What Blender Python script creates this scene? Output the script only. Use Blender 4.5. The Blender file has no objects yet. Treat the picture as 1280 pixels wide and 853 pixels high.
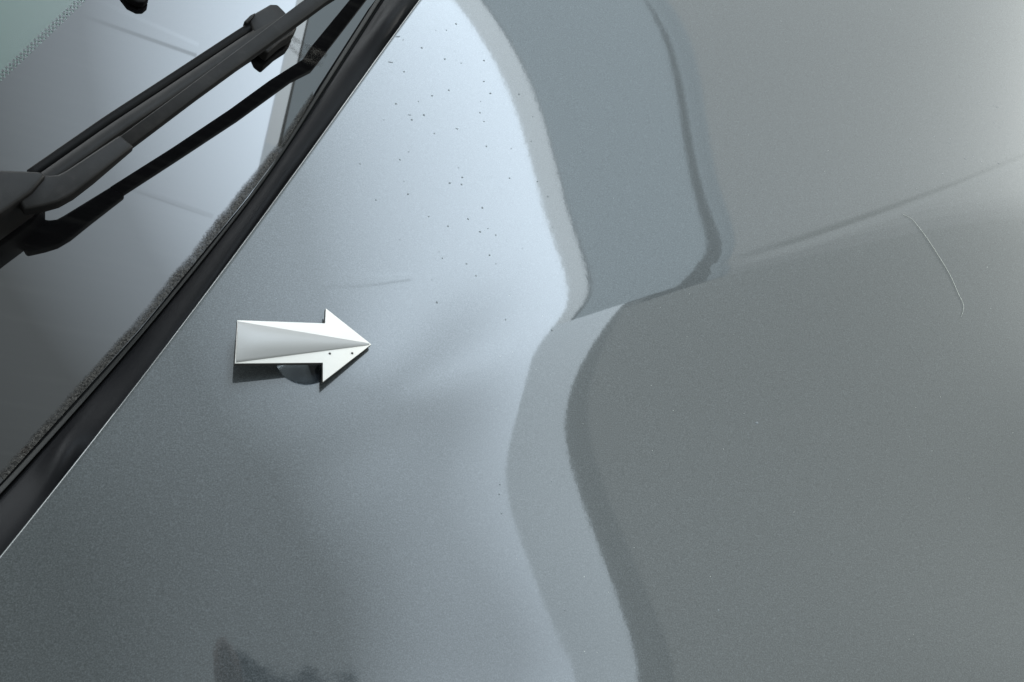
import bpy, bmesh, math, random
import numpy as np
from mathutils import Vector, Matrix

random.seed(4)
S = bpy.context.scene
COL = S.collection

# ------------------------------------------------------------------ camera
FPX, CX, CY, HC = 996.0, 640.0, 426.5, 0.40        # focal length in photo pixels, camera height over the bonnet
nz = np.array([310, 473.5, 996.0]); nz /= np.linalg.norm(nz)
xw = np.array([1.0, 0, 0]) - nz * nz[0]; xw /= np.linalg.norm(xw)
ROT = np.array([xw, np.cross(nz, xw), nz])          # camera axes -> world
CAM = np.array([0, 0, HC])
cd = bpy.data.cameras.new('camera'); cam = bpy.data.objects.new('camera', cd); COL.objects.link(cam)
cd.sensor_width = 36; cd.lens = 36 * FPX / 1280; cd.clip_start = 0.01; cd.clip_end = 50
cam.matrix_world = Matrix([list(ROT[i]) + [CAM[i]] for i in range(3)] + [[0, 0, 0, 1]])
S.camera = cam

# ------------------------------------------------------------------ world, exposure
w = bpy.data.worlds.new('World'); S.world = w; w.use_nodes = True
bg = w.node_tree.nodes['Background']; bg.inputs[0].default_value = (0.90, 1.0, 0.98, 1); bg.inputs[1].default_value = 0.52
S.view_settings.view_transform = 'Standard'; S.view_settings.look = 'None'
S.view_settings.exposure = 0; S.view_settings.gamma = 1; S.view_settings.use_curve_mapping = False
S.render.engine = 'CYCLES'
S.cycles.use_denoising = True
S.cycles.max_bounces = 8

# ------------------------------------------------------------------ lamps: a luminous opening made of panels plus added fills, seen in every glossy surface
LA = np.array([.9, .92, 1.0]); LAN = np.linalg.norm(LA); LA = LA / LAN
LP0 = np.array([.1, .3, 0.0]); LD = 3.0
def on_plane(u, v, dist=LD):
    d = np.array([u, v, 1.0]); return LP0 + d * dist / (d @ LA)
def panel(name, u0, u1, v0, v1, rad, color, spread=None, keep='right', dist=LD):
    """rectangular area lamp between two edges; rad = radiance straight below its axis"""
    ue, uo = (u1, u0) if keep == 'right' else (u0, u1)
    a, b = on_plane(ue, v0, dist), on_plane(ue, v1, dist)
    t = b - a; ly = np.linalg.norm(t); t /= ly
    s = np.cross(t, LA)
    other = on_plane(uo, (v0 + v1) / 2, dist); lx = abs((other - a) @ s); sg = math.copysign(1, (other - a) @ s)
    c = (a + b) / 2 + s * sg * lx / 2
    L = bpy.data.lights.new(name, 'AREA'); o = bpy.data.objects.new(name, L); COL.objects.link(o)
    L.shape = 'RECTANGLE'; L.size = lx; L.size_y = ly; L.color = color
    k = 1.0
    if spread:
        h = spread / 2; L.spread = spread; k = (math.tan(h) - h) / math.tan(h)
    L.energy = rad * k * math.pi * lx * ly
    z = LA; y = t; x = np.cross(y, z)                # lamp shines along its local -Z
    o.matrix_world = Matrix([[x[i], y[i], z[i], c[i]] for i in range(3)] + [[0, 0, 0, 1]])
    return o
COOL = (0.72, 0.86, 1.0); SP = math.radians(60)
E1, E2, E2B, E3A, E3B, E4B = .315, .341, 0.387, 0.491, 0.513, 0.418
LUM = 20.0
vs = [-.9, .125, .390, .650, 1.6]; g = .0035
for i in range(4):
    panel('skylight_panel', -.75, E1, vs[i] + (g if i else 0), vs[i + 1] - (g if i < 3 else 0), LUM * .60, COOL, SP)
for v in vs[1:4]:
    i = vs.index(v) - 1; ue = (E1, .265, .185)[i]
    panel('skylight_seam', -.75, ue, v - g, v + g, LUM * (.36, .38, .34)[i], COOL, SP)
    if ue < E1: panel('skylight_panel', ue, E1, v - g, v + g, LUM * .60, COOL, SP)
panel('wide_fill', -.75, E1, -.9, 1.6, 1.9, (.82, .92, 1.0), math.radians(100), 'right', LD + .05)  # added wide soft lamp, lifts the dim lower left of bonnet and glass
panel('falloff_fill', -.75, E1, -.9, 1.6, LUM * .39, COOL, math.radians(76), 'right', LD + .1)  # added second cone of light, softens where the panels fall off
panel('skylight_reveal', E1, E2, .54, 1.6, LUM * .62, (.82, .93, 1.0), SP, 'left')
panel('skylight_reveal_low', E1, E2B, .0, .54, LUM * .39, (.77, .90, 1.0), math.radians(80), 'left')
BLUE = (.70, .88, 1.0)
panel('side_opening', E2, E3A, .54, 1.7, 1.7, BLUE, None, 'left')
panel('line_fill_left', E3A, E3A + .006, .54, 1.7, 1.5, BLUE, None, 'left')  # from here, added dim strips that lighten and blur the dark reflected line
panel('line_fill_mid', E3A + .006, E3B - .006, .54, 1.7, 1.2, BLUE, None, 'left')
panel('line_fill_right', E3B - .006, E3B, .54, 1.7, 1.3, BLUE, None, 'left')
FAR, LOW = (.92, .99, 1.0), (.92, 1.0, .99)
panel('far_opening', E3B, 2.6, .66, 2.2, 1.28, FAR, None, 'left')
panel('blend_strip_upper', E3B, 2.6, .60, .66, 1.15, FAR, None, 'left')  # added in-between strips, grade the bright far panel into the dim one
panel('blend_strip_lower', E3B, 2.6, .54, .60, .98, FAR, None, 'left')
panel('far_opening_low', E3B, 2.6, .0, .54, .82, LOW, None, 'left')
panel('far_opening_side', E4B, E3B, .0, .54, .82, LOW, None, 'right')
panel('low_gap_fill', E2B, E4B, .0, .54, 0.5, (.9, 1.0, 1.0), None, 'left')  # added dim lamp, lifts the dark gap in the lower reflection
panel('corner_opening', 2.6, 4.0, .8, 2.6, 20.0, (1.0, 1.0, .95), None, 'left')
def window(name, d, dist, size, rad, color, spread):
    d = np.array(d, float); d /= np.linalg.norm(d)
    L = bpy.data.lights.new(name, 'AREA'); o = bpy.data.objects.new(name, L); COL.objects.link(o)
    L.shape = 'RECTANGLE'; L.size, L.size_y = size; L.color = color
    h = spread / 2; L.spread = spread
    L.energy = rad * (math.tan(h) - h) / math.tan(h) * math.pi * size[0] * size[1]
    o.matrix_world = Matrix.Translation(Vector(LP0 + d * dist)) @ Vector(d).to_track_quat('Z', 'Y').to_matrix().to_4x4()
panel('corner_opening', 2.6, 4.0, .8, 2.6, 14.0, (1.0, 1.0, .95), None, 'left')
window('left_window', (-1.5, 1.5, .75), 2.6, (3.4, 1.0), 7.0, (.92, .97, 1.0), math.radians(120))

# ------------------------------------------------------------------ geometry of sight
def ray(px, py):
    d = ROT @ np.array([(px - CX) / FPX, -(py - CY) / FPX, -1.0]); return d / np.linalg.norm(d)
def hit(px, py, p0, n):
    d = ray(px, py); return CAM + d * (((p0 - CAM) @ n) / (d @ n))

# ------------------------------------------------------------------ bonnet surface
PC = [-3.17558, 6.05264, -4.0385, 0.551577, 0.614821, 0.124477]
HCO = np.array([-0.052736, 0.04515, 0.083697, 0.24614, -0.34839, 0.044932, -0.09745, 0.12757, -0.70352, 0.6446, 0.16294, -0.14539, 0.60812, -0.46905, 0.013442, -0.1303, 0.093034, -0.087453, 0.051436, -0.0016524, -0.70685, -3.0486, -5.0843, -3.1933, -1.0263, -0.46847, 1.514, 7.0805, 8.1979, -0.57415, -5.0611, -1.1388, -6.2393, -10.281, -5.2159, -1.3242, 0.41238, 1.8764, 1.6963, 1.3235, -0.24213, 0.024204, 0.51364, -0.099097, 0.0087004])
def sstep(x, a, b):
    t = np.clip((x - a) / (b - a), 0, 1); return t * t * (3 - 2 * t)
LINE2 = np.array([(0.2508, 0.267), (0.3105, 0.2914), (0.3749, 0.3209), (0.4455, 0.3555), (0.5115, 0.3906), (0.5609, 0.4175)])   # second, fainter crease
def height0(x, y):
    u = (x - .15) / .4; v = (y - .25) / .4
    h = 0 * x; k = 0
    for i in range(6):
        for j in range(6 - i):
            if i + j >= 1: h = h + HCO[k] * u ** i * v ** j; k += 1
    h = h * .4
    G = 0 * x
    for i in range(6):
        for j in range(6 - i): G = G + HCO[k] * u ** i * v ** j; k += 1
    d = (np.polyval(PC, np.clip(x, -.2, .7)) - y) * .9
    wd = np.interp(x, [-.3, -.03, .06, .12, .149, .2, .26, .36, .7], [.03, .02, .010, .006, .0035, .004, .005, .012, .016])
    kk = sstep(x, -.02, .14) * (HCO[k] + HCO[k + 1] * (x - .15) + HCO[k + 2] * (x - .15) ** 2) + HCO[k + 3] * np.exp(-((x - .085) / .045) ** 2)
    sp = wd * np.logaddexp(0, d / wd)
    spw = .02 * np.logaddexp(0, d / .02)
    h = h - kk * sp + G * spw ** 2 / .2 * sstep(x, -.25, .05)
    fd = d / .011                                        # the crease fades out towards the windscreen as a soft local ridge
    h = h - .080 * np.exp(-((x - .058) / .040) ** 2) * .011 * (np.logaddexp(fd, -fd) - math.log(2)) * np.exp(-(d / .034) ** 2)
    dl = (np.interp(x, LINE2[:, 0], LINE2[:, 1]) - y) * .88
    a2 = sstep(x, .23, .36)
    h = h - a2 * .0005 * np.exp(-(dl / .003) ** 2)
    return h
def height(x, y):
    x = np.asarray(x, float); y = np.asarray(y, float)
    xc = np.clip(x, -.14, .66); yc = np.clip(y, -.02, .66); e = 1e-4
    h = height0(xc, yc)
    gx = (height0(xc + e, yc) - height0(xc - e, yc)) / (2 * e); gy = (height0(xc, yc + e) - height0(xc, yc - e)) / (2 * e)
    return h + gx * (x - xc) + gy * (y - yc)
def normal(x, y):
    e = 2e-4; n = np.array([-(height(x + e, y) - height(x - e, y)) / (2 * e), -(height(x, y + e) - height(x, y - e)) / (2 * e), 1.0])
    return n / np.linalg.norm(n)
def on_hood(px, py):
    d = ray(px, py); t = -HC / d[2]
    for _ in range(6):
        q = CAM + d * t; t = (float(height(q[0], q[1])) - HC) / d[2]
    return CAM + d * t

# windscreen plane
ha, hb = hit(515, 0, np.zeros(3), np.array([0, 0, 1.0])), hit(0, 690, np.zeros(3), np.array([0, 0, 1.0]))
ge = (ha - hb) / np.linalg.norm(ha - hb); gup = np.cross(ge, [0, 0, 1]); gup = gup if gup[0] < 0 else -gup
th = math.radians(14.3); gu = gup * math.cos(th) + np.array([0, 0, 1]) * math.sin(th)
gn = np.cross(gu, ge); gn = gn * np.sign(gn[2])
gp0 = ha - np.array([0, 0, .012])
def on_glass(px, py, z=0.0):
    return hit(px, py, gp0 + gn * z, gn)

# ------------------------------------------------------------------ material helpers
def mat(name, color, rough=.5, metal=0.0, spec=.5, **kw):
    m = bpy.data.materials.new(name); m.use_nodes = True
    b = m.node_tree.nodes['Principled BSDF']
    b.inputs['Base Color'].default_value = (*color, 1); b.inputs['Roughness'].default_value = rough
    b.inputs['Metallic'].default_value = metal; b.inputs['Specular IOR Level'].default_value = spec
    for k, v in kw.items(): b.inputs[k].default_value = v
    return m
def nodes(m): return m.node_tree.nodes, m.node_tree.links, m.node_tree.nodes['Principled BSDF']
def noise(N, L, scale, detail=2, coord='Object', rough=.5):
    tc = N.new('ShaderNodeTexCoord'); n = N.new('ShaderNodeTexNoise')
    n.inputs['Scale'].default_value = scale; n.inputs['Detail'].default_value = detail; n.inputs['Roughness'].default_value = rough
    L.new(tc.outputs[coord], n.inputs['Vector']); return n
def ramp(N, L, src, stops):
    r = N.new('ShaderNodeValToRGB'); el = r.color_ramp.elements
    while len(el) < len(stops): el.new(.5)
    for e, (p, c) in zip(el, stops):
        e.position = p; e.color = c if len(c) == 4 else (*c, 1)
    L.new(src, r.inputs[0]); return r
def bump(N, L, src, strength, dist):
    b = N.new('ShaderNodeBump'); b.inputs['Strength'].default_value = strength; b.inputs['Distance'].default_value = dist
    L.new(src, b.inputs['Height']); return b

PAINT = mat('metallic_paint', (.09, .1, .105), .5, 1.0)
N, L, B = nodes(PAINT)
B.inputs['Coat Weight'].default_value = 1.0; B.inputs['Coat Roughness'].default_value = .03; B.inputs['Coat IOR'].default_value = 1.7
n1 = noise(N, L, 1500, 2, rough=.7)
r1 = ramp(N, L, n1.outputs['Fac'], [(.30, (.038, .043, .0455)), (.5, (.0575, .064, .0675)), (.70, (.089, .098, .104))])
L.new(r1.outputs[0], B.inputs['Base Color'])
n2 = noise(N, L, 900, 1); b2 = bump(N, L, n2.outputs['Fac'], .25, .00025); L.new(b2.outputs[0], B.inputs['Normal'])
n3 = noise(N, L, 260, 2); b3 = bump(N, L, n3.outputs['Fac'], .05, .00007); L.new(b3.outputs[0], B.inputs['Coat Normal'])

RUBBER = mat('satin_rubber', (.022, .022, .025), .46, spec=.1)
N, L, B = nodes(RUBBER); n = noise(N, L, 2500, 2); b = bump(N, L, n.outputs['Fac'], .3, .0002); L.new(b.outputs[0], B.inputs['Normal'])
n = noise(N, L, 22, 4); r = ramp(N, L, n.outputs['Fac'], [(.3, (.006, .006, .007)), (.7, (.011, .011, .0125))]); L.new(r.outputs[0], B.inputs['Base Color'])
LIP = mat('grey_rubber', (.03, .03, .029), .6, spec=.25)
BLACK = mat('black_rubber', (.004, .004, .0045), .55, spec=.12)
PLASTIC = mat('weathered_black_plastic', (.02, .02, .02), .46, spec=.2)
N, L, B = nodes(PLASTIC)
n = noise(N, L, 60, 5, rough=.65); r = ramp(N, L, n.outputs['Fac'], [(.35, (.008, .0073, .0073)), (.55, (.012, .011, .0108)), (.78, (.027, .0245, .0235))]); L.new(r.outputs[0], B.inputs['Base Color'])
n = noise(N, L, 1800, 2); b = bump(N, L, n.outputs['Fac'], .25, .0002); L.new(b.outputs[0], B.inputs['Normal'])
FRIT = mat('black_printed_glass', (.004, .004, .0045), .02, IOR=1.72)
N, L, B = nodes(FRIT)
tc = N.new('ShaderNodeTexCoord'); mp = N.new('ShaderNodeMapping'); mp.inputs['Rotation'].default_value = (0, 0, math.radians(-32)); mp.inputs['Scale'].default_value = (14, 260, 14)
nn_ = N.new('ShaderNodeTexNoise'); nn_.inputs['Scale'].default_value = 1; nn_.inputs['Detail'].default_value = 4
L.new(tc.outputs['Object'], mp.inputs[0]); L.new(mp.outputs[0], nn_.inputs['Vector'])
r = ramp(N, L, nn_.outputs['Fac'], [(.5, (.004, .004, .0045)), (.85, (.011, .011, .011))]); L.new(r.outputs[0], B.inputs['Base Color'])
DASH = mat('grey_dashboard', (.10, .125, .115), .8)
WHITE = mat('white_plastic', (.76, .745, .715), .35)
N, L, B = nodes(WHITE); n = noise(N, L, 900, 2); b = bump(N, L, n.outputs['Fac'], .12, .0002); L.new(b.outputs[0], B.inputs['Normal'])
WEDGE = mat('satin_grey_lacquer', (.34, .34, .34), .32)
EDGE = mat('grey_cut_edge', (.05, .046, .046), .5)
SPECK = mat('dried_dirt', (.16, .18, .20), .5)
FIBRE = mat('pale_fibre', (.75, .78, .72), .6)
# glass: clear tinted body with a Fresnel mirror on its skin
GLASS = bpy.data.materials.new('windscreen_glass'); GLASS.use_nodes = True
N, L = GLASS.node_tree.nodes, GLASS.node_tree.links
N.remove(N['Principled BSDF']); out = N['Material Output']
fr = N.new('ShaderNodeFresnel'); fr.inputs[0].default_value = 1.65
tr = N.new('ShaderNodeBsdfTransparent'); tr.inputs[0].default_value = (.90, .97, .94, 1)
gl = N.new('ShaderNodeBsdfGlossy'); gl.inputs['Roughness'].default_value = .03; gl.inputs['Color'].default_value = (1, 1, 1, 1)
mx = N.new('ShaderNodeMixShader'); ge_ = N.new('ShaderNodeNewGeometry'); iv = N.new('ShaderNodeMath'); iv.operation = 'SUBTRACT'; iv.inputs[0].default_value = 1
ml = N.new('ShaderNodeMath'); ml.operation = 'MULTIPLY'                      # only the outer side of each skin mirrors
L.new(ge_.outputs['Backfacing'], iv.inputs[1]); L.new(iv.outputs[0], ml.inputs[0]); L.new(fr.outputs[0], ml.inputs[1]); L.new(ml.outputs[0], mx.inputs[0]); L.new(tr.outputs[0], mx.inputs[1]); L.new(gl.outputs[0], mx.inputs[2])
L.new(mx.outputs[0], out.inputs['Surface'])

CLEAR = GLASS.copy(); CLEAR.name = 'clear_soft_plastic'; N = CLEAR.node_tree.nodes
for q in N:
    if q.type == 'FRESNEL': q.inputs[0].default_value = 1.3
    if q.type == 'BSDF_TRANSPARENT': q.inputs[0].default_value = (.84, .86, .88, 1)
    if q.type == 'BSDF_GLOSSY': q.inputs['Roughness'].default_value = .05
# ------------------------------------------------------------------ object helpers
def link(name, verts, faces, m, parent=None, smooth=False, origin=None):
    me = bpy.data.meshes.new(name)
    og = np.zeros(3) if origin is None else np.asarray(origin)
    me.from_pydata([tuple(np.asarray(v) - og) for v in verts], [], faces); me.update()
    if smooth: me.polygons.foreach_set('use_smooth', [True] * len(me.polygons))
    bm = bmesh.new(); bm.from_mesh(me); bmesh.ops.recalc_face_normals(bm, faces=bm.faces); bm.to_mesh(me); bm.free()
    o = bpy.data.objects.new(name, me); COL.objects.link(o); me.materials.append(m)
    if parent: o.parent = parent
    elif origin is not None: o.location = og
    return o
def bevel(o, wdt, seg=2, ang=30):
    b = o.modifiers.new('bevel', 'BEVEL'); b.width = wdt; b.segments = seg; b.limit_method = 'ANGLE'; b.angle_limit = math.radians(ang)
    for p in o.data.polygons: p.use_smooth = True
    return o
def tag(o, label=None, cat=None, group=None, kind=None):
    for k, v in (('label', label), ('category', cat), ('group', group), ('kind', kind)):
        if v: o[k] = v
    return o
def prism(name, pts, zt, zb, m, parent, bev=0, seg=2):
    """plate standing over the glass: outline given on its top face, heights above the glass"""
    k = len(pts); zt = [zt] * k if np.isscalar(zt) else zt; zb = [zb] * k if np.isscalar(zb) else zb
    top = [on_glass(*p, z) for p, z in zip(pts, zt)]
    bot = [t - gn * (a - b) for t, a, b in zip(top, zt, zb)]
    f = [list(range(k)), list(range(2 * k - 1, k - 1, -1))] + [[i, (i + 1) % k, k + (i + 1) % k, k + i] for i in range(k)]
    o = link(name, top + bot, f, m, parent)
    if bev: bevel(o, bev, seg)
    return o
def loft(name, rows, m, parent, closed=False, smooth=True):
    """sheet through rows of points; closed joins each row's ends"""
    c = len(rows[0]); v = [p for r in rows for p in r]; f = []
    for i in range(len(rows) - 1):
        for j in range(c if closed else c - 1):
            f.append([i * c + j, i * c + (j + 1) % c, (i + 1) * c + (j + 1) % c, (i + 1) * c + j])
    if closed: f += [list(range(c)), list(range((len(rows) - 1) * c, len(rows) * c))]
    return link(name, v, f, m, parent, smooth)

car = bpy.data.objects.new('car', None); COL.objects.link(car)
tag(car, 'silver grey metallic car seen at the bonnet, black cowl trim and windscreen with wiper', 'car')

# ------------------------------------------------------------------ bonnet
EPX = [(560, -50), (520, 0), (480, 60), (440, 115), (370, 205), (290, 315), (250, 370), (140, 520), (70, 605), (0, 690), (-45, 743)]
ew = np.array([on_hood(*p)[:2] for p in EPX]); pe = np.polyfit(ew[:, 1], ew[:, 0], 3)
def edge_x(y): return np.polyval(pe, y)
ys = np.linspace(-.09, .72, 560)
s = np.concatenate([np.linspace(0, .5, 330)[:-1], np.linspace(.5, 1, 200)])
rows = []
for y in ys:
    x0 = float(edge_x(y)); xs = x0 + .0022 + (.74 - x0) * s
    z = height(xs, np.full_like(xs, y))
    tx = np.array([1, -np.polyval(np.polyder(pe), y), 0]); tx /= np.linalg.norm(tx)
    b0 = np.array([xs[0], y, z[0]]); r = .0016
    hem = []
    for a in (180, 150, 120, 95, 70, 45, 22):                        # rolled hem
        ar = math.radians(a); hem.append(b0 - tx * r * math.sin(ar) + np.array([0, 0, -r + r * -math.cos(ar) * -1 if False else -r + r * math.cos(ar)]))
    hem.insert(0, b0 + tx * .012 + np.array([0, 0, -2 * r]))
    rows.append(hem + [np.array([a_, y, c_]) for a_, c_ in zip(xs, z)])
hood = loft('hood', rows, PAINT, car)

# dried specks and water marks on the bonnet
def speck_mesh():
    V, F = [], []
    def dome(px, py, r, hgt, el=1.0, ang=0.0):
        c = on_hood(px, py); n = normal(c[0], c[1]); x = np.cross([0, 1, 0], n); x /= np.linalg.norm(x); y = np.cross(n, x)
        x, y = x * math.cos(ang) + y * math.sin(ang), y * math.cos(ang) - x * math.sin(ang)
        k = 8; b = len(V)
        jit = [random.uniform(.8, 1.2) for _ in range(k)]
        for q, (rr, hh) in enumerate(((1, .00002), (.6, hgt))):
            for i in range(k):
                a = 2 * math.pi * i / k; V.append(c + n * hh + (x * math.cos(a) * el + y * math.sin(a)) * r * rr * jit[i])
        V.append(c + n * hgt * 1.15)
        for i in range(k):
            j = (i + 1) % k; F.append([b + i, b + j, b + k + j, b + k + i]); F.append([b + k + i, b + k + j, b + 2 * k])
    seen = [(577,79),(576,79),(605,76),(605,102),(613,117),(601,127),(649,118),(605,152),(572,162),(666,146),(664,177),(639,186),(543,167),(511,190),(608,183),(573,210),(672,227),(685,246),(562,229),(505,227),(603,260),(610,286),(585,274),(653,311),(691,284),(549,315),(553,323),(612,319),(560,283),(536,271),(510,243),(546,378),(556,74),(530,144),(523,127),(561,113),(600,141),(570,30),(545,38),(640,50),(558,38),(637,223),(577,231),(578,222),(620,294),(600,290),(595,345),(632,400),(690,413),(655,60),(540,120),(527,60),(505,90),(495,130),(480,150),(515,150),(620,330),(583,330),(540,350),(500,300),(470,250),(450,205),(500,200)]
    for p in seen: dome(p[0], p[1], random.uniform(.00026, .00078), .00014)
    for _ in range(70):
        t = random.random(); y = random.uniform(20, 390); xr = np.interp(y, [0, 40, 105, 180, 260, 390], [560, 600, 640, 665, 690, 710]); xl = np.interp(y, [0, 115, 205, 315, 390], [530, 455, 385, 310, 310])
        dome(xl + (xr - xl) * t ** .6, y, random.uniform(.0001, .00028), .00006)
    for _ in range(36): dome(random.gauss(1222, 40), random.gauss(180, 36), random.uniform(.00022, .0006), .0001)
    for p in ((946, 529, .0009), (1060, 600, .0004), (625, 606, .0005), (624, 618, .0005), (627, 642, .0005), (690, 602, .0004), (706, 763, .0004), (898, 763, .0005)): dome(*p, .00012)
    for p in ((512, 144, .0012, .2), (488, 78, .0016, .1), (497, 46, .0018, .5), (504, 50, .0008, 1.2), (571, 161, .001, .1)): dome(p[0], p[1], p[2] * .35, .0001, 3.2, p[3])
    return V, F
V, F = speck_mesh(); dirt = link('dirt_speck', V, F, SPECK, hood, True); tag(dirt, kind='stuff')

V, F = [], []
for _ in range(70):
    c = on_hood(random.uniform(560, 1275), random.uniform(10, 845)); n = normal(c[0], c[1]); r_ = random.uniform(.00008, .00022); b0 = len(V)
    for hh, rr in ((.00001, 1), (.0001, .6)):
        for i in range(6): V.append(c + np.array([math.cos(i * math.pi / 3), math.sin(i * math.pi / 3), 0]) * r_ * rr * random.uniform(.7, 1.3) + n * hh)
    F.append([b0 + 6 + i for i in range(6)]); F += [[b0 + i, b0 + (i + 1) % 6, b0 + 6 + (i + 1) % 6, b0 + 6 + i] for i in range(6)]
tag(link('dust_mote', V, F, FIBRE, hood, True), kind='stuff')

# ------------------------------------------------------------------ windscreen
def slab(name, outline, z0, z1, m, parent, **k): return prism(name, outline, z1, z0, m, parent, **k)
GL = [(480, -14), (460, 12), (397, 110), (345, 200), (310, 247), (175, 412), (0, 605), (-70, 680), (-420, 400), (-120, -330), (330, -330)]
glass = slab('windshield', GL, -.005, 0, GLASS, car)
frit = slab('frit_band', GL[:8] + [(-160, 250), (0, 103), (54, 52), (108, 0), (300, -184)], -.0005, .0003, FRIT, glass)
V, F = [], []
fa, fb = np.array([108., 0]), np.array([0., 103]); ft = (fa - fb) / np.linalg.norm(fa - fb); fn_ = np.array([ft[1], -ft[0]]); fn_ = fn_ if fn_[0] < 0 else -fn_
for row in range(3):
    for i in range(-20, 56):
        p = fb + ft * (i + .5 * (row % 2)) * 6.2 + fn_ * (row * 3.2 + 1.6); r = (2.0, 1.85, 1.65)[row]
        b0 = len(V)
        for z in (.0003, -.0003):
            for a in range(8): V.append(on_glass(p[0] + r * math.cos(a * math.pi / 4), p[1] + r * math.sin(a * math.pi / 4), z))
        F.append([b0 + a for a in range(8)]); F.append([b0 + 8 + a for a in range(7, -1, -1)])
        F += [[b0 + a, b0 + (a + 1) % 8, b0 + 8 + (a + 1) % 8, b0 + 8 + a] for a in range(8)]
tag(link('frit_dot', V, F, FRIT, glass), kind='stuff')
dash = slab('dashboard', [(-200, 500), (400, -100), (200, -400), (-500, 100)], -.10, -.06, DASH, car, bev=.004)
# dust line caught along the edge of the glass
DUST = bpy.data.materials.new('edge_dust'); DUST.use_nodes = True
N, L, B = nodes(DUST)
nd = noise(N, L, 900, 4, rough=.8); rd = ramp(N, L, nd.outputs['Fac'], [(.4, (.018, .017, .016)), (.62, (.14, .13, .12))]); L.new(rd.outputs[0], B.inputs['Base Color']); B.inputs['Roughness'].default_value = .95; B.inputs['Specular IOR Level'].default_value = .1
n = noise(N, L, 1300, 5, rough=.8); n4 = noise(N, L, 70, 3)
at = N.new('ShaderNodeAttribute'); at.attribute_name = 'cover'
m1 = N.new('ShaderNodeMath'); m1.operation = 'ADD'; L.new(n.outputs['Fac'], m1.inputs[0]); L.new(at.outputs['Fac'], m1.inputs[1])
m2 = N.new('ShaderNodeMath'); m2.operation = 'MULTIPLY_ADD'; L.new(n4.outputs['Fac'], m2.inputs[0]); m2.inputs[1].default_value = .5; L.new(m1.outputs[0], m2.inputs[2])
r = ramp(N, L, m2.outputs[0], [(.62, (0, 0, 0)), (1.25, (.85, .85, .85))]); L.new(r.outputs[0], B.inputs['Alpha'])
def dust(name, left, right, cov, parent, zz=.0004):
    """thin dust film; cov gives how thickly it lies from the left line to the right one"""
    rows = []; k = len(cov)
    for a, b in zip(left, right): rows.append([on_glass(a[0] + (b[0] - a[0]) * t, a[1] + (b[1] - a[1]) * t, zz) for t in np.linspace(0, 1, k)])
    o = loft(name, rows, DUST, parent)
    at = o.data.attributes.new('cover', 'FLOAT', 'POINT'); at.data.foreach_set('value', np.tile(cov, len(rows)).astype(np.float32))
    return o
GR = [(467, 0), (397, 110), (345, 200), (310, 247), (240, 334), (175, 412), (85, 512), (0, 605)]
gl_l = [(390, 112), (352, 168), (333, 193), (297, 237), (228, 324), (165, 401), (75, 503), (-5, 592)]
gl_r = [(392, 122), (365, 168), (347, 196), (310, 246), (240, 333), (175, 411), (85, 511), (5, 600)]
dust('dust_line', gl_l, gl_r, [-.3, -.02, .14, .2, .2], glass)
dust('dust_smear', [(352, 34), (366, 38), (392, 52), (412, 62)], [(344, 60), (360, 66), (380, 82), (400, 90)], [-.4, -.03, -.12, -.05, -.4], glass)

# ------------------------------------------------------------------ cowl trim between glass and bonnet
def resample(pts, k):
    p = np.array(pts, float); q = np.concatenate([[0], np.cumsum(np.linalg.norm(np.diff(p, axis=0), axis=1))]); t = np.linspace(0, q[-1], k)
    out = np.stack([np.interp(t, q, p[:, i]) for i in (0, 1)], 1)
    for _ in range(4): out[1:-1] = (out[:-2] + 2 * out[1:-1] + out[2:]) / 4
    return out
def lerp(a, b, t): return a + (b - a) * t
KK = 90
gr = resample([(500, -52)] + GR + [(-50, 655)], KK)
for _ in range(40): gr[1:-1] = (gr[:-2] + 2 * gr[1:-1] + gr[2:]) / 4
he = resample([(555, -50), (515, 2), (478, 60), (438, 115), (368, 205), (288, 315), (248, 370), (138, 520), (68, 605), (-2, 690), (-50, 745)], KK)
def trim_row(i):
    g_, h_ = gr[i], he[i]
    eh = on_hood(*h_); d3 = eh - np.array([0, 0, .0045])
    dn = hit(*(h_ + (h_ - g_) * .12), d3, np.array([0, 0, 1.0]))
    up = on_glass(*g_, .0022)
    return up, dn
band, lip, groove = [], [], []
BUMPS = [(float(np.argmin(abs(gr[:, 1] - 24))), 3.2, .006), (float(np.argmin(abs(gr[:, 1] - 520))), 3.4, .006)]
for i in range(KK):
    up, dn = trim_row(i); ax = dn - up; nn = gn * .5 + np.array([0, 0, .5]); nn /= np.linalg.norm(nn)
    prof = [(.0, -.004), (.0, -.0008), (.02, .0), (.10, .0005), (.2, .0009), (.35, .0012), (.5, .0011), (.65, .0008), (.8, .0004), (1.0, -.001), (1.15, -.003), (1.15, -.006), (.1, -.006)]
    st = lerp(up, dn, .235)
    bz = sum(h_ * math.exp(-((i - i0) / w_) ** 2) for i0, w_, h_ in BUMPS)
    band.append([lerp(st, dn, t) + nn * (z + bz * max(0, math.sin(math.pi * min(1, max(0, (t - .1) / .9)))) ** .7) for t, z in prof])
    wv = ax / np.linalg.norm(ax)
    a0, a1 = lerp(up, dn, .05) - nn * .0006, lerp(up, dn, .155) - nn * .0001
    lip.append([a0 - nn * .0012, a0, a0 + (a1 - a0) * .2 + nn * .0003, a0 + (a1 - a0) * .8 + nn * .0003, a1, a1 - nn * .0012])
    g0, g1 = lerp(up, dn, -.07), lerp(up, dn, .27)
    groove.append([g0 - nn * .0012, g0 - nn * .0030, lerp(g0, g1, .5) - nn * .0032, g1 - nn * .0030, g1 - nn * .0060, g0 - nn * .0060])
trim = loft('cowl_trim', band, RUBBER, car, True)
loft('trim_lip', lip, LIP, trim, True, False); loft('trim_groove', groove, BLACK, trim, True)

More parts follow.
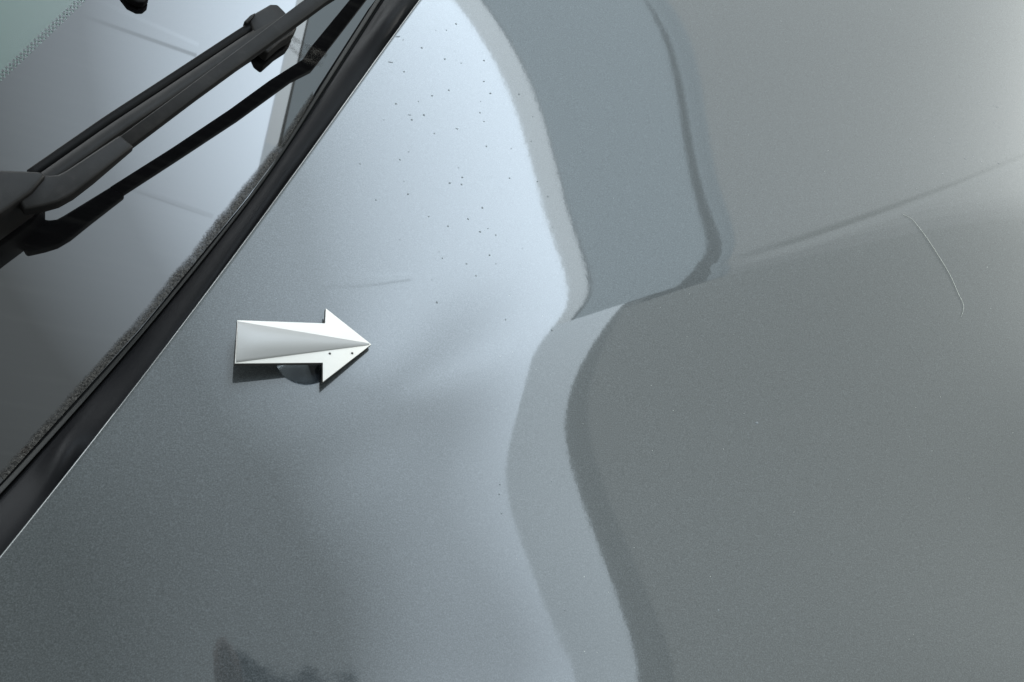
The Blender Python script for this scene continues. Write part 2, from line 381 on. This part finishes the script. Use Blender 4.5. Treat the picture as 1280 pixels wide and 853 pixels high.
# ------------------------------------------------------------------ wiper
cover = prism('wiper_arm', [(-60, 206), (0, 212), (50, 214), (58, 219), (40, 240), (0, 268), (-60, 312)], [.0325] * 7, .003, PLASTIC, car, .0022, 3)
sl = [(52, 216), (60, 219), (72, 218), (82, 213), (150, 168), (168, 183), (118, 222), (92, 242), (74, 252), (56, 257), (30, 262), (20, 245)]
prism('arm_sleeve', sl, [.0305] * 4 + [.0315] * 2 + [.0305] * 6, [.022] * 4 + [.0265] * 2 + [.022] * 6, PLASTIC, cover, .0014, 3)
def mirrored(px, py, z):                            # point over the glass whose reflection is seen at a pixel
    return on_glass(px, py, -z) + gn * 2 * z
ze = .042
bu = [on_glass(146, 173, .0305), on_glass(235, 108, .0365), on_glass(320, 44.6, ze), on_glass(378, 1, .0445)] + [mirrored(*p, .0475) for p in ((376, 80), (384, 67), (439, 0), (500, -75))]
bl = [on_glass(164, 182.5, .0305), on_glass(245, 121.5, .0365), on_glass(333, 57.5, ze), on_glass(409, 2, .0445)] + [mirrored(*p, .0475) for p in ((387, 93), (396, 82), (459, 0), (520, -75))]
bar = loft('arm_bar', [[u_, l_, l_ - gn * .0054, u_ - gn * .0054] for u_, l_ in zip(bu, bl)], PLASTIC, cover, True, False)
bevel(bar, .0006, 2)
# moulded round cap in the arm cover
c = on_glass(-14, 238, .0301); ring = []
for j in range(40):
    a = 2 * math.pi * j / 40; rx = gu * math.cos(a) * .0085 + ge * math.sin(a) * .0105
    t = rx / np.linalg.norm(rx)
    ring.append([c + rx + t * .0005 * math.cos(b) + gn * .0003 * math.sin(b) for b in np.linspace(0, 2 * math.pi, 7)[:-1]])
ring.append(ring[0]); loft('cap_ring', ring, BLACK, cover, True)
# blade: spoiler with a black outer lip and a raised grey back
bl_o = np.array([(33, 212), (130, 145), (200, 100), (310, 28), (345, 9)], float)
bl_i = bl_o + np.array([9, 22])
def blade_rows(sec):
    rows = []
    for a in resample(bl_o, 40):
        p0 = a; p1 = a + np.array([12.5, 24]); rows.append([on_glass(*lerp(p0, p1, t), 0) + gn * z for t, z in sec])
    return rows
bd, strip = [], []
for a in resample(bl_o, 40):
    o0 = on_glass(*a, .0105); dirv = on_glass(a[0] + 12, a[1] + 20, .0105) - o0; dirv /= np.linalg.norm(dirv)
    bd.append([o0 + dirv * t + gn * z for t, z in ((0, -.0006), (.0004, 0), (.0052, -.0014), (.0056, .0004), (.0100, .0020), (.0128, .0016), (.0132, -.006), (.0095, -.0102), (.006, -.0102), (.0008, -.0024))])
    strip.append([o0 + dirv * t + gn * z for t, z in ((.0007, .0002), (.0053, -.0011), (.0053, -.0016), (.0007, -.0006))])
blade = loft('wiper_blade', bd, PLASTIC, car, True, False)
bevel(blade, .0003, 2)
loft('blade_lip', strip, BLACK, blade, True)
clip = prism('blade_clip', [(311, 26), (317, 17), (338, 5), (347, 5), (356, 14), (372, 34), (366, 43), (352, 52), (335, 67), (326, 60)], .0114, .002, PLASTIC, blade, .0014, 3)
prism('clip_hook', [(305, 27), (313, 19), (319, 16), (316, 22), (309, 29)], .0125, .008, PLASTIC, clip, .0004, 2)
prism('wiper_tip', [(150, -16), (185, -16), (186, -2), (180, 3), (172, 3), (160, -3)], .006, .001, BLACK, car, .0008, 2)

# ------------------------------------------------------------------ arrow marker
ac = on_hood(378, 432); an = normal(ac[0], ac[1])
arrow = bpy.data.objects.new('arrow_marker', None); COL.objects.link(arrow); arrow.location = ac
tag(arrow, 'white arrow with grey wedge on its face, stuck on the bonnet by clear suction cup', 'arrow')
tn = an + np.array([math.tan(math.radians(7.5)), 0, 0]); tn /= np.linalg.norm(tn)
ap = ac + an * .0088
AR = [(296.6, 400.3), (406.3, 404.2), (407.2, 385.3), (464.4, 430.6), (403.4, 478.1), (403.4, 453.8), (293.4, 454.7)]
def on_arrow(px, py, z=0.0): return hit(px, py, ap + tn * z, tn)
top = [on_arrow(*p) for p in AR]; bot = [t - tn * .0030 for t in top]; k = 7
plate = link('plate', [np.asarray(v) - ac for v in top + bot], [list(range(k)), list(range(13, 6, -1))] + [[i, (i + 1) % k, k + (i + 1) % k, k + i] for i in range(k)], WHITE, arrow)
plate.data.materials.append(EDGE)
for p in plate.data.polygons:
    if abs(p.normal @ Vector(tn)) < .5: p.material_index = 1
bevel(plate, .00025, 2)
rows = []
for sx in np.linspace(0, 1, 30):
    a = lerp(np.array([297.0, 402.0]), np.array([461.5, 429.6]), sx); b = lerp(np.array([295.0, 453.3]), np.array([461.5, 431.4]), sx)
    rows.append([on_arrow(*lerp(a, b, t)) + tn * (.0003 + .0030 * (1 - (2 * t - 1) ** 2) * (1 - sx) * (1 - .5 * (1 - sx) ** 6)) - ac for t in np.linspace(0, 1, 17)])
rows = [[r[0] - tn * .0004] + r + [r[-1] - tn * .0004] for r in rows]
loft('grey_wedge', rows, WEDGE, plate)
for p in ((412.4, 442), (440.5, 441.6)):
    prof = []
    c = on_arrow(*p, .0002) - ac; ex = np.cross([0, 1, 0], tn); ey = np.cross(tn, ex)
    prof = [[c + (ex * math.cos(a) + ey * math.sin(a)) * r_ + tn * h_ for a in np.linspace(0, 2 * math.pi, 9)[:-1]] for r_, h_ in ((.0007, -.0002), (.0005, .0002), (.0001, .0003))]
    loft('scuff', prof, EDGE, plate, True)
sc = on_hood(382, 447) - ac; ex = np.cross([0, 1, 0], an); ex /= np.linalg.norm(ex); ey = np.cross(an, ex)
prof = [(.0155, .0002), (.0156, .0007), (.0148, .0012), (.0125, .0022), (.0095, .0042), (.0075, .0062), (.006, .0066), (.006, .0058), (.0085, .0034), (.0118, .0016), (.0145, .0004)]
loft('suction_cup', [[sc + (ex * math.cos(a) + ey * math.sin(a)) * r_ + an * h_ for a in np.linspace(0, 2 * math.pi, 49)[:-1]] for r_, h_ in prof + prof[:1]], CLEAR, arrow, True)

# ------------------------------------------------------------------ loose fibre on the bonnet
HP = resample([(1128, 268), (1140, 274), (1158, 297), (1176, 325), (1188, 345), (1197, 366), (1205, 382), (1204, 389), (1201, 397)], 60)
rows = []
pts = [on_hood(*p) for p in HP]
for i, p in enumerate(pts):
    t = pts[min(i + 1, 59)] - pts[max(i - 1, 0)]; t /= np.linalg.norm(t); n = normal(p[0], p[1]); sdir = np.cross(t, n); r_ = .00011 * (.6 + .4 * math.sin(math.pi * i / 59))
    rows.append([p + n * .0003 + (sdir * math.cos(a) + n * math.sin(a)) * r_ for a in np.linspace(0, 2 * math.pi, 7)[:-1]])
fib = loft('fibre', [[q - pts[30] for q in r] for r in rows], FIBRE, None, True); fib.location = pts[30]
tag(fib, 'thin pale curved fibre lying on the grey bonnet below its crease', 'fibre')

# ------------------------------------------------------------------ photographer's forearm over the bonnet (seen only as a soft reflection)
SKIN = mat('skin', (.36, .22, .16), .5); CLOTH = mat('dark_cloth', (.025, .026, .03), .9)
co, ed, ra = [], [], []
def node(p, r, prev=None):
    co.append((p[0] - .047, p[1] - .030, p[2])); ra.append(r)
    if prev is not None: ed.append((prev, len(co) - 1))
    return len(co) - 1
e0 = node((.46, .105, .70), .040); e1 = node((.28, .13, .66), .036, e0); wr = node((.13, .152, .625), .026, e1); pm = node((.085, .153, .618), .030, wr); kn = node((.062, .156, .616), .028, pm)
for yy, lx_, zz in ((.184, .020, .004), (.165, .024, .0), (.146, .022, .001), (.128, .017, .005)):
    a_ = node((.047, yy, .612 + zz), .0098, kn); b_ = node((.047 - lx_ * .7, yy + .002, .596 + zz), .0088, a_); node((.047 - lx_ * .4, yy + .001, .572 + zz), .0076, b_)
t0 = node((.092, .120, .606), .0125, pm); t1 = node((.066, .102, .590), .0105, t0); node((.046, .104, .578), .0085, t1)
me = bpy.data.meshes.new('person'); me.from_pydata(co, ed, []); arm = bpy.data.objects.new('person', me); COL.objects.link(arm); me.materials.append(SKIN)
sk = arm.modifiers.new('skin', 'SKIN'); me.skin_vertices if me.skin_vertices else None
if not me.skin_vertices:
    bpy.context.view_layer.objects.active = arm
for i, r_ in enumerate(ra):
    me.skin_vertices[0].data[i].radius = (r_, r_); me.skin_vertices[0].data[i].use_root = (i == 0)
sb = arm.modifiers.new('subsurf', 'SUBSURF'); sb.levels = 2; sb.render_levels = 2
tag(arm, 'bare hand and forearm in a dark sleeve reaching over the bonnet', 'person')
rows = []
for x in np.linspace(.044, .50, 34):
    t = max(0, (x - .083) / .417); c = np.array([x - .047, .134 + .02 * min(1, 4 * t) - .05 * t, .624 + .085 * t]); r_ = (.046 - .010 * math.exp(-t / .04)) + .012 * t + .0018 * math.sin(x * 90)
    rows.append([c + np.array([0, math.cos(a) * r_, math.sin(a) * r_ * .9]) for a in np.linspace(0, 2 * math.pi, 25)[:-1]])
loft('sleeve', rows, CLOTH, arm, True)
